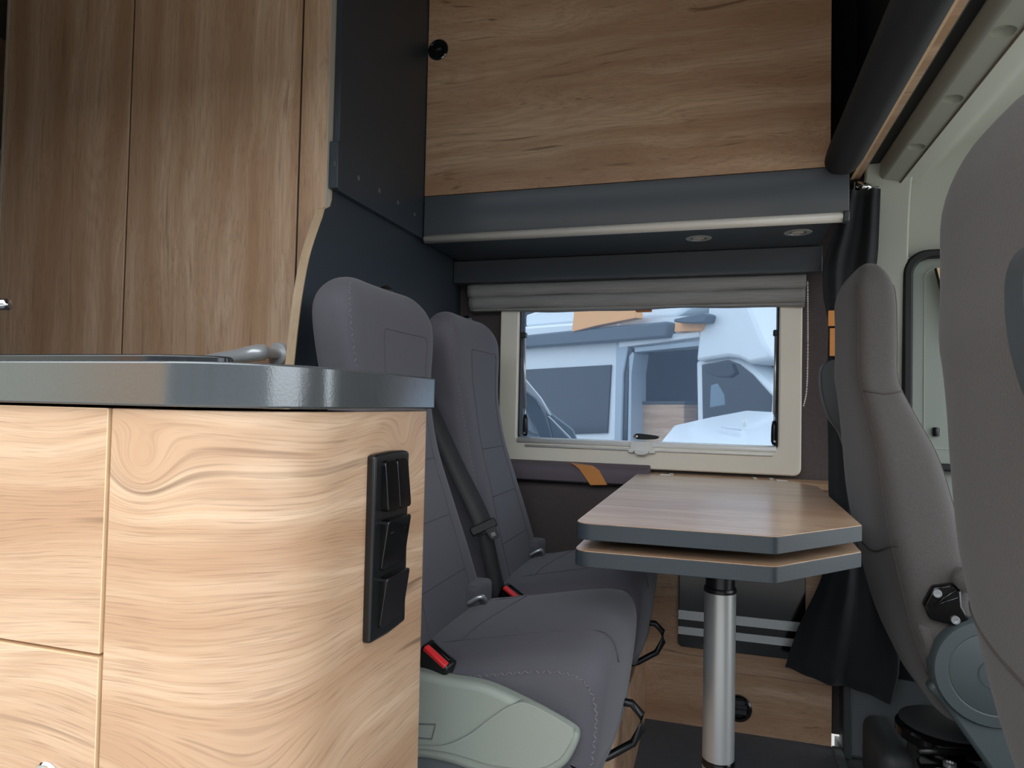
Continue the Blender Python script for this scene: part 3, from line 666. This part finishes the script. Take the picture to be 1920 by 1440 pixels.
bx0 = at(816, 1372, 1, 1.02)
ring('cover_cap', [tuple(at(x, y, 1, 1.02)[[0, 2]]) for x, y in ((770, 1357), (817, 1358), (810, 1387), (770, 1384))], [tuple(at(x, y, 1, 1.02)[[0, 2]]) for x, y in ((771, 1358.5), (815.5, 1359.5), (809, 1385.5), (771, 1382.5))], 1, 1.0205, 1.024, GREYP, sh)
prism('lower_cover', sp2([tuple(at(x, y, 1, 1.04)[[0, 2]]) for x, y in ((700, 1418), (790, 1412), (850, 1418), (910, 1440), (940, 1470), (700, 1490))], 4), 1, 1.03, 1.06, GREYP, s1, bevel=.008)
box('rail', (-.62, -.20), (1.07, 1.10), (.249, .345), BLACK, s1, bevel=.004)
box('rail', (-.62, -.20), (1.43, 1.46), (.249, .345), BLACK, s1, bevel=.004)
box('rail', (-.62, -.20), (1.56, 1.59), (.249, .345), BLACK, s2, bevel=.004)
# belt buckles
def buckle(px_, Y, label, w=.034):
    p = Vector([float(q) for q in at(*px_, 1, Y)]); r_ = root('belt_buckle', p, label, 'buckle', 'belt buckles')
    M = Matrix.Translation(p) @ Matrix.Rotation(R(24), 4, 'Y') @ Matrix.Rotation(R(20), 4, 'X') @ Matrix.Rotation(R(-12), 4, 'Z')
    def bx(nm, x, y, z, m, par, bv):
        o = box(nm, x, y, z, m, None, bevel=bv); o.data.transform(M); o.parent = par
        if par.type == 'EMPTY': o.location = -par.location
        return o
    b = bx('housing', (-.030, .030), (-.014, .014), (-.028, .012), BLACK, r_, .005)
    bx('release_button', (-.024, .024), (-.0145, -.003), (.006, .0142), RED, b, .002)
    bx('slot', (-.020, .020), (.001, .009), (.010, .0128), GLOSSB, b, .001)
    tube('stalk', [p+Vector((0, 0, -.02)), p+Vector((-.05, .015, -.10))], .009, BLACK, r_, 8)
    return r_
buckle((821, 1234), 1.052, 'red and black belt buckle beside the sage seat shell')
buckle((962, 1116), 1.515, 'red and black belt buckle between the two bench seats')
# shoulder belt of the wall seat, lying over the gap between the two seats
sbt = root('seat_belt', (-.56, 1.54, .7), 'dark webbing seat belt with a metal tongue between the bench seats', 'seat belt')
wpx = [(770, 700, 1.60), (806, 770, 1.56), (850, 865, 1.54), (890, 945, 1.525), (908, 985, 1.515)]
C = [Vector([float(q) for q in at(x, y, 1, Y)]) for x, y, Y in wpx]
strap('webbing', smooth_path(C, 6), (.62, .75, .25), .046, .0016, BELT, sbt)
C2 = [Vector([float(q) for q in at(x, y, 1, Y)]) for x, y, Y in ((910, 1000, 1.515), (922, 1060, 1.522), (935, 1115, 1.53), (940, 1150, 1.54))]
strap('webbing', smooth_path(C2, 6), (.75, .6, .2), .036, .0016, BELT, sbt)
tg = Vector([float(q) for q in at(907, 988, 1, 1.50)])
ax1 = Vector((.80, .45, .40)).normalized(); ax2 = (C[-1]-C[-2]).normalized(); nn = ax1.cross(ax2).normalized(); ax1 = ax2.cross(nn).normalized()
def tq(u, w): return tg+ax1*u+ax2*w
gprism('tongue_frame', [tq(-.030, -.012), tq(.030, -.012), tq(.033, -.004), tq(.031, .010), tq(-.031, .010), tq(-.033, -.004)], nn, .010, TONG, sbt, bevel=.003)
tn = [(.0, .008), (.026, .008), (.024, .030), (.020, .036), (.006, .036), (.002, .030)]; ti = [(.008, .020), (.018, .020), (.018, .029), (.008, .029)]
gprism('tongue', [tq(*q) for q in tn], nn, .003, TONG, sbt, bevel=.001)
gprism('tongue_slot', [tq(*q)+nn*.0031 for q in ti], nn, .0006, GREYP, sbt)
gprism('tongue_slot', [tq(*q)-nn*.0007 for q in ti], nn, .0006, GREYP, sbt)

# ------------------------------------------------------------------ cab seats
CROWS = [(.34, .545, .205, .135), (.45, .505, .215, .145), (.60, .475, .222, .155), (.72, .446, .222, .15), (.84, .412, .214, .128), (.92, .376, .185, .102), (.98, .352, .165, .088), (1.06, .350, .160, .088), (1.15, .348, .156, .088), (1.235, .338, .148, .076)]
def cab_seat(yc, dz, dx, label, detail, adx=0, cap=.075):
    r_ = root('cab_seat', (.6, yc, 0), label, 'seat')
    bk = Back([(z+dz, x+dx, h, t) for z, x, h, t in CROWS], yc, n=4.2, capr=cap); bo = bk.build('backrest', FABC, r_)
    for t, w in ((-.80, .0015), (.86, .0013)):
        tube('seam', [bk.side(.42+dz+.76*i/60, t, -1, .0002) for i in range(61)], w, SEAMC, bo, 6)
    tube('seam', [bk.side(.955+dz+.008*abs(t), t, -1, .0004) for t in [-.75+1.55*i/20 for i in range(21)]], .002, SEAMC, bo, 6)
    tube('seam', [bk.rear(.62+dz+.05*abs(w)**2, w, .0003) for w in [-.97+1.94*i/40 for i in range(41)]], .002, SEAMC, bo, 6)
    cp_ = sp2([(.44+dx, .36+dz), (.48+dx, .44+dz), (.62+dx, .47+dz), (.85+dx, .50+dz), (.97+dx, .48+dz), (.99+dx, .42+dz), (.94+dx, .34+dz), (.6+dx, .33+dz)], 4)
    cushion('seat_cushion', cp_, yc-.23, yc+.23, FABC, r_)
    # folded-up armrest on the far and near sides
    for sgn, on in ((1, detail == 'drv'), (-1, detail == 'pass')):
        if not on: continue
        y0 = yc+sgn*.232; a = sp2([(.262, 1.045), (.247, 1.02), (.250, .96), (.268, .90), (.295, .855), (.33, .74), (.37, .66), (.40, .70), (.375, .80), (.345, .90), (.315, 1.0), (.29, 1.045)], 4)
        prism('armrest', [(x+dx+adx, z+dz) for x, z in a], 1, y0-.022, y0+.022, DGREY, r_, bevel=.012, seg=3)
    # recliner cover and base shells on the aisle side
    ys = yc-.222
    c0 = (.478+dx, ys-.012, .452+dz)
    rc = lathe('recliner_cover', [(.098, .03), (.098, -.004), (.094, -.010), (.074, -.013), (.072, -.0115), (.070, -.013), (.001, -.014)], c0, 1, SHELL, r_, 48)
    lathe('cover_ring', [(.026, -.0135), (.026, -.0150), (.024, -.0150), (.024, -.0135)], c0, 1, DGREY, rc, 32)
    prism('base_shell', sp2([(.385+dx, .42+dz), (.41+dx, .37+dz), (.50+dx, .24+dz), (.62+dx, .06+dz), (.80+dx, .03+dz), (.80+dx, .20+dz), (.62+dx, .40+dz), (.57+dx, .44+dz)], 4), 1, ys-.012, ys+.02, SHELL, r_, bevel=.008)
    prism('cover_skirt', [(.40+dx, .40+dz), (.36+dx, .52+dz), (.385+dx, .52+dz), (.435+dx, .37+dz), (.425+dx, .355+dz)], 1, ys+.002, ys+.03, FABC, r_, bevel=.008)
    if detail == 'drv':
        y = ys-.006
        P = [tuple(at(x_, y_, 1, y)[[0, 2]]) for x_, y_ in ((1748, 1098), (1786, 1093), (1800, 1108), (1802, 1135), (1816, 1160), (1796, 1174), (1742, 1160), (1730, 1132))]
        b = prism('armrest_bracket', P, 1, y-.008, y+.012, GLOSSB, r_, bevel=.004)
        for q in ((1757, 1112), (1791, 1162)):
            p = at(*q, 1, y-.008); lathe('bolt', [(.0075, .001), (.0075, -.004), (.004, -.004), (.004, -.002), (.001, -.002)], p, 1, STEEL, b, 14)
        q = [Vector([float(e) for e in at(a_, b_, 1, y-.0085)]) for a_, b_ in ((1750, 1137), (1790, 1106), (1750, 1137), (1795, 1120))]
        tube('bracket_fold', q[:2], .0022, GLOSSB, b, 6); tube('bracket_fold', q[2:], .0022, GLOSSB, b, 6)
        tube('hinge_boss', [(float(at(1810, 1085, 1, y)[0]), y-.02, float(at(1810, 1085, 1, y)[2])), (float(at(1810, 1085, 1, y)[0]), y+.03, float(at(1810, 1085, 1, y)[2]))], .022, FABC, r_, 16)
    # pedestal
    box('pedestal', (.56+dx, .95+dx), (yc-.19, yc+.19), (-.02, .30+dz), BLACK, r_, bevel=.02)
    return r_
dvs = cab_seat(1.69, 0, 0, 'grey fabric driver seat with a black bracket beside the table', 'drv')
pvs = cab_seat(.86, .012, .0, 'grey fabric passenger seat beside the sliding door opening', 'pass', -.026, .11)
# swivel console on the cab floor
swl = dvs
lathe('turntable', [(.10, 0), (.10, .018), (.085, .026), (.08, .03)], (.49, 1.76, .20), 2, GLOSSB, swl, 40)
lathe('ring', [(.088, .027), (.093, .031), (.088, .034)], (.49, 1.76, .20), 2, DGREY, swl, 40)
prism('stand', rr(.43, .60, 1.68, 1.86, .03), 2, -.02, .205, DGREY, swl, bevel=.008)
lt = prism('latch_plate', rr(.395, .52, 1.52, 1.66, .05, 6), 2, .10, .205, GLOSSB, swl, bevel=.006)
for x, y, z in ((.43, 1.57, .205), (.455, 1.61, .205)): lathe('bolt', [(.012, 0), (.012, .007), (.007, .008), (.006, .004), (.001, .004)], (x, y, z), 2, STEEL, lt, 16)
tube('latch_rod', [(.40, 1.62, .222), (.50, 1.65, .222)], .008, BLACK, swl, 10)
box('sticker', (.435, .452), (1.5185, 1.5205), (.115, .19), WHITEP, lt)
for k in range(6): box('print_line', (.438, .449), (1.5180, 1.5186), (.12+k*.011, .1235+k*.011), GREYP, lt)
gb = box('footwell_hump', (.365, .45), (1.78, 2.02), (-.02, .135), DGREY, swl, bevel=.03, seg=4)

# ------------------------------------------------------------------ curtain by the pillar
def cloth(name, rows, label, ph=0, folds=5, slant=0):
    """rows of (z, x_left, x_right, y): a gathered curtain with real folds and thickness"""
    N, n = 40, 60; zs = np.linspace(rows[0][0], rows[-1][0], N); v = []; f = []
    for z in zs:
        xl, xr, y, am = interp(rows, z)
        for i in range(n+1):
            t = i/n; a = am*math.sin(2*math.pi*folds*t+ph+z*1.5)+am*.4*math.sin(2*math.pi*folds*2.3*t+z*4)
            v.append((xl+(xr-xl)*t, y+a, z-slant*t*max(0, 1-(z-zs[0])/.35)))
    for j in range(N-1):
        for i in range(n): f.append((j*(n+1)+i, j*(n+1)+i+1, (j+1)*(n+1)+i+1, (j+1)*(n+1)+i))
    o = link(name, mesh(name, v, f), CURT, None, smooth=True)
    md = o.modifiers.new('thick', 'SOLIDIFY'); md.thickness = .003; md.offset = 0
    return tag(o, label, 'curtain')
cloth('curtain', [(.228, .178, .425, 1.985, .014), (.32, .205, .445, 1.99, .014), (.50, .275, .42, 2.0, .014), (.75, .285, .41, 2.02, .013), (1.0, .282, .40, 2.04, .012), (1.15, .285, .37, 2.05, .010), (1.25, .270, .39, 2.05, .013), (1.33, .272, .405, 2.055, .013), (1.42, .300, .41, 2.06, .010), (1.53, .325, .415, 2.07, .008)],
      'black curtain gathered and tied at the door pillar, flaring at the hem', .6, 1.6, .05)
cloth('curtain_lining', [(.215, .27, .52, 2.045, .008), (.40, .30, .50, 2.05, .008), (.62, .33, .46, 2.06, .008)], 'shorter dark curtain hem hanging behind the flared black curtain', 1, 1.3)
for (x0_, y0_, x1_, y1_) in ((1552, 583, 1566, 612), (1555, 616, 1568, 668)):
    a, b = at(x0_, y0_, 1, 2.03), at(x1_, y1_, 1, 2.03)
    if y0_ < 600:
        tie = root('curtain_tie', (.29, 2.03, 1.13), 'tan tie band around the black curtain', 'tie')
    box('band', (float(a[0]), float(b[0])+.09), (2.020, 2.026), (float(b[2]), float(a[2])), TAN, tie, bevel=.001)

# ------------------------------------------------------------------ outside
GZ = -.60
gm = ASPH
struct(box('ground', (-40, 40), (-40, 40), (GZ-.1, GZ), gm), 'grey asphalt yard outside the camper', 'ground')
# parked white camper van seen through the window, turned so its nose comes closer
va = R(36); U = np.array([math.cos(va), -math.sin(va), 0]); NV = np.array([math.sin(va), math.cos(va), 0])   # along / away from us
PV = EYE+ray(1150, 700)*6.6
def vp(x, y, off=0):   # pixel -> point on the van's side plane pushed back by off
    d = ray(x, y); t = ((PV+NV*off-EYE)@NV)/(d@NV); return EYE+d*t
def vpoly(nm, pts, off, dep, m, parent, bevel=0): return gprism(nm, [vp(*p, off) for p in pts], NV, dep, m, parent, bevel)
van = root('camper_van', (float(PV[0]), float(PV[1]), GZ), 'white high roof camper van with an open sliding door, outside the window', 'van')
vpoly('rear_body', [(560, 1120), (560, 560), (700, 590), (985, 612), (1060, 606), (1160, 600), (1160, 1120)], 0, 1.9, VANW, van, .03)
vpoly('side_window', [(700, 1010), (700, 705), (985, 693), (1145, 684), (1138, 812), (1040, 815), (900, 830)], -.02, .03, VANG, van)
vpoly('awning', [(700, 672), (985, 652), (1152, 640), (1250, 632), (1250, 602), (1150, 611), (985, 628), (700, 650)], -.14, .13, mat('awning_grey', (78, 90, 100), .5), van, .02)
vpoly('door_jamb', [(1148, 1000), (1155, 640), (1178, 645), (1168, 700), (1160, 1000)], -.05, .12, mat('jamb', (168, 182, 194), .4), van, .01)
vpoly('door_seal', [(1161, 1000), (1166, 690), (1172, 662), (1182, 656), (1186, 660), (1178, 690), (1172, 1000)], -.03, .2, VANG, van)
vpoly('jamb_strip', [(1174, 1000), (1180, 668), (1186, 660), (1189, 664), (1184, 700), (1181, 1000)], -.04, .2, mat('jamb', (0, 0, 0)), van)
vpoly('opening_shade', [(1120, 1100), (1120, 600), (1340, 590), (1340, 1100)], .55, .05, mat('van_inside_shade', (40, 46, 56), .8), van)  # dark sheet: shade of the van interior put into its colour
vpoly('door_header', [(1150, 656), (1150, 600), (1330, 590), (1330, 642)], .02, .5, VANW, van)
vpoly('inner_shade', [(1161, 1100), (1166, 650), (1169, 650), (1164, 1100)], .03, 1.8, MATS['van_inside_shade'], van)  # dark sheet over the pale body end, interior shade put into its colour
vpoly('inner_unit', [(1180, 1000), (1182, 758), (1282, 757), (1282, 1000)], .12, .3, WOOD_K, van, .01)
vpoly('inner_top', [(1178, 758), (1178, 753), (1284, 752), (1284, 757)], .11, .3, DGREY, van)
vpoly('inner_lamp', [(1190, 674), (1190, 664), (1206, 662), (1206, 673)], .5, .02, WHITEP, van)
vpoly('door_rail', [(1160, 652), (1160, 638), (1312, 620), (1312, 632)], -.06, .1, VANW, van, .01)
vpoly('door_rail', [(1190, 660), (1190, 652), (1312, 640), (1312, 648)], -.03, .1, mat('jamb', (0, 0, 0)), van)
vpoly('roof', [(985, 613), (1150, 600), (1265, 594), (1330, 555), (1100, 552), (985, 590)], .15, 1.6, VANW, van, .03)
vpoly('awning_end', [(1263, 604), (1263, 598), (1318, 586), (1326, 590), (1322, 604), (1300, 606)], -.2, .25, mat('awning_grey', (0, 0, 0)), van, .01)
vpoly('awning_underside', [(1264, 622), (1266, 604), (1322, 606), (1315, 620)], -.1, .1, ORANGE, van, .005)
vpoly('overcab', [(1304, 678), (1310, 622), (1326, 592), (1330, 540), (1400, 560), (1432, 640), (1450, 672), (1405, 682), (1385, 672), (1365, 669)], -.08, 2.0, VANW, van, .03)
vpoly('cab_body', [(1312, 1100), (1304, 676), (1365, 666), (1385, 670), (1405, 682), (1450, 728), (1475, 760), (1600, 790), (1620, 1100)], 0, 1.95, VANW, van, .03)
vpoly('cab_window', [(1318, 800), (1316, 684), (1365, 675), (1385, 682), (1410, 702), (1446, 742), (1444, 775), (1400, 790)], -.015, .04, VANG, van)
vpoly('mirror_trim', [(1316, 686), (1370, 681), (1378, 700), (1366, 708), (1345, 707), (1326, 700)], -.05, .05, mat('trim_black', (30, 34, 40), .4), van, .01)
vpoly('seat_inside', [(1330, 765), (1332, 722), (1345, 718), (1358, 740), (1360, 760)], -.02, .04, mat('seat_grey_blue', (120, 140, 154), .8), van, .01)
vpoly('roof_cover', [(1072, 622), (1076, 584), (1190, 570), (1192, 596), (1120, 610)], -.16, .1, ORANGE, van, .005)
vpoly('windscreen', [(1408, 682), (1448, 668), (1500, 720), (1500, 780), (1455, 728)], .3, .05, VANG, van)
# white car nose standing between the two vans
def dpt(x, y, d): return EYE+ray(x, y)*d
car = root('white_car', (.2, 4.6, GZ), 'white car bonnet below the window in front of the parked van', 'car')
H0 = [dpt(1238, 826, 3.9), dpt(1262, 796, 4.3), dpt(1330, 781, 4.8), dpt(1400, 768, 5.0), dpt(1470, 772, 5.0), dpt(1540, 800, 4.6), dpt(1560, 850, 3.9)]
zt_ = [p[2] for p in H0]
o_ = []
v = [tuple(p) for p in H0]; n = len(v)
for p in H0: v.append((p[0], p[1]-.02, GZ+.25))
v.append(tuple(dpt(1400, 835, 3.85))); c = len(v)-1; v.append((v[c][0], v[c][1], GZ+.25))
f = [(i, i+1, c) for i in range(n-1)] + [(i, i+1, n+i+1, n+i) for i in range(n-1)] + [(0, c, c+1, n), (n-1, c, c+1, 2*n-1)]
link('bonnet', mesh('bonnet', v, f), VANW, car, smooth=True, bevel=.03)
vpoly('windscreen', [(1560, 780), (1600, 700), (1700, 690), (1700, 800)], -2.2, .05, VANG, car)
tube('bonnet_glint', [dpt(1396, 800, 4.3), dpt(1396, 786, 4.3)], .012, WHITEP, car, 8)  # glint on the bonnet, put in as a small white tube
tube('bonnet_crease', [dpt(1352, 800, 4.2), dpt(1390, 806, 4.15)], .008, VANW, car, 6)
# windscreen pillar of another van standing close at the rear
nv = root('parked_van', (-1.6, 4.0, GZ), 'pale van windscreen pillar at the rear edge of the window', 'van')
def band(nm, pts, d, th, m):
    P = [dpt(*p, d) for p in pts]; return gprism(nm, P, (-.29, .957, 0), th, m, nv, .008)
band('pillar', [(960, 690), (984, 708), (1015, 745), (1035, 780), (1028, 778), (1004, 748), (978, 728), (960, 715)], 3.2, .06, VANW)
band('pillar_seal', [(960, 715), (978, 728), (1004, 748), (1028, 790), (1040, 835), (1018, 835), (1000, 790), (978, 750), (960, 740)], 3.22, .05, mat('seal_grey', (74, 88, 96), .5))
band('wing', [(960, 735), (980, 750), (1000, 790), (1018, 812), (1000, 812), (975, 790), (960, 780)], 3.24, .05, VANW)
band('windscreen', [(1015, 745), (1035, 775), (1075, 805), (1092, 845), (1040, 845), (1028, 790)], 3.24, .03, mat('screen_grey', (96, 110, 116), .2))
band('wiper', [(1026, 780), (1030, 780), (1088, 838), (1082, 840)], 3.18, .02, VANW)
band('lower_body', [(700, 850), (1100, 842), (1100, 1320), (700, 1320)], 3.3, 1.2, VANW)
band('scuttle', [(940, 800), (985, 815), (1100, 842), (1100, 900), (940, 900)], 3.1, .1, mat('seal_grey', (0, 0, 0)))
far = root('far_building', (0, 20, GZ), 'pinkish brick building behind the parked vans', 'building')
box('facade', (-22, 8), (17, 20), (GZ, 6.5), BRICK, far)
for i in range(9): box('window', (-20+3*i, -18.6+3*i), (16.96, 17.02), (2.4, 4.0), VANG, far)
far['label'] = 'pinkish rendered building behind the parked vans'
# unseen objects added behind the camera to give the glossy edges reflections
bv = root('reflection_van', (-6.8, -4.0, GZ), 'unseen cream box van added for the worktop edge reflection', 'van')  # added out of view, gives the worktop edge a pale reflection
box('box_body', (-9.5, -4.35), (-5.2, -3.2), (GZ+.55, 2.6), mat('cream_van', (206, 206, 184), .5), bv, bevel=.06)
for x in (-8.6, -5.2):
    lathe('wheel', [(.15, -.12), (.35, -.12), (.37, 0), (.35, .12), (.15, .12)], (x, -3.35, GZ+.37), 1, RUBBER, bv, 24)
bn = root('reflection_flag', (-4.27, -3.2, GZ), 'unseen orange flag added for the worktop edge reflection', 'flag')  # added out of view for an orange streak in the worktop edge
tube('pole', [(-4.27, -3.2, GZ), (-4.27, -3.2, 2.8)], .02, ALU, bn, 8)
box('banner', (-4.25, -3.35), (-3.21, -3.195), (.1, 2.7), ORANGE, bn)
lathe('foot', [(.25, 0), (.25, .04), (.05, .08)], (-4.27, -3.2, GZ), 2, BLACK, bn, 24)
of = root('reflection_block', (0, -15, GZ), 'unseen slate blue block added as a dark worktop edge reflection', 'building')  # added out of view so the worktop edge reflects something dark
box('facade', (-26, 26), (-17, -14), (GZ, 4.6), mat('slate_render', (92, 104, 116), .8, noise=.1, nscale=2), of)
for i in range(12): box('window', (-24+4*i, -21.8+4*i), (-14.02, -13.96), (.9, 2.6), VANG, of)
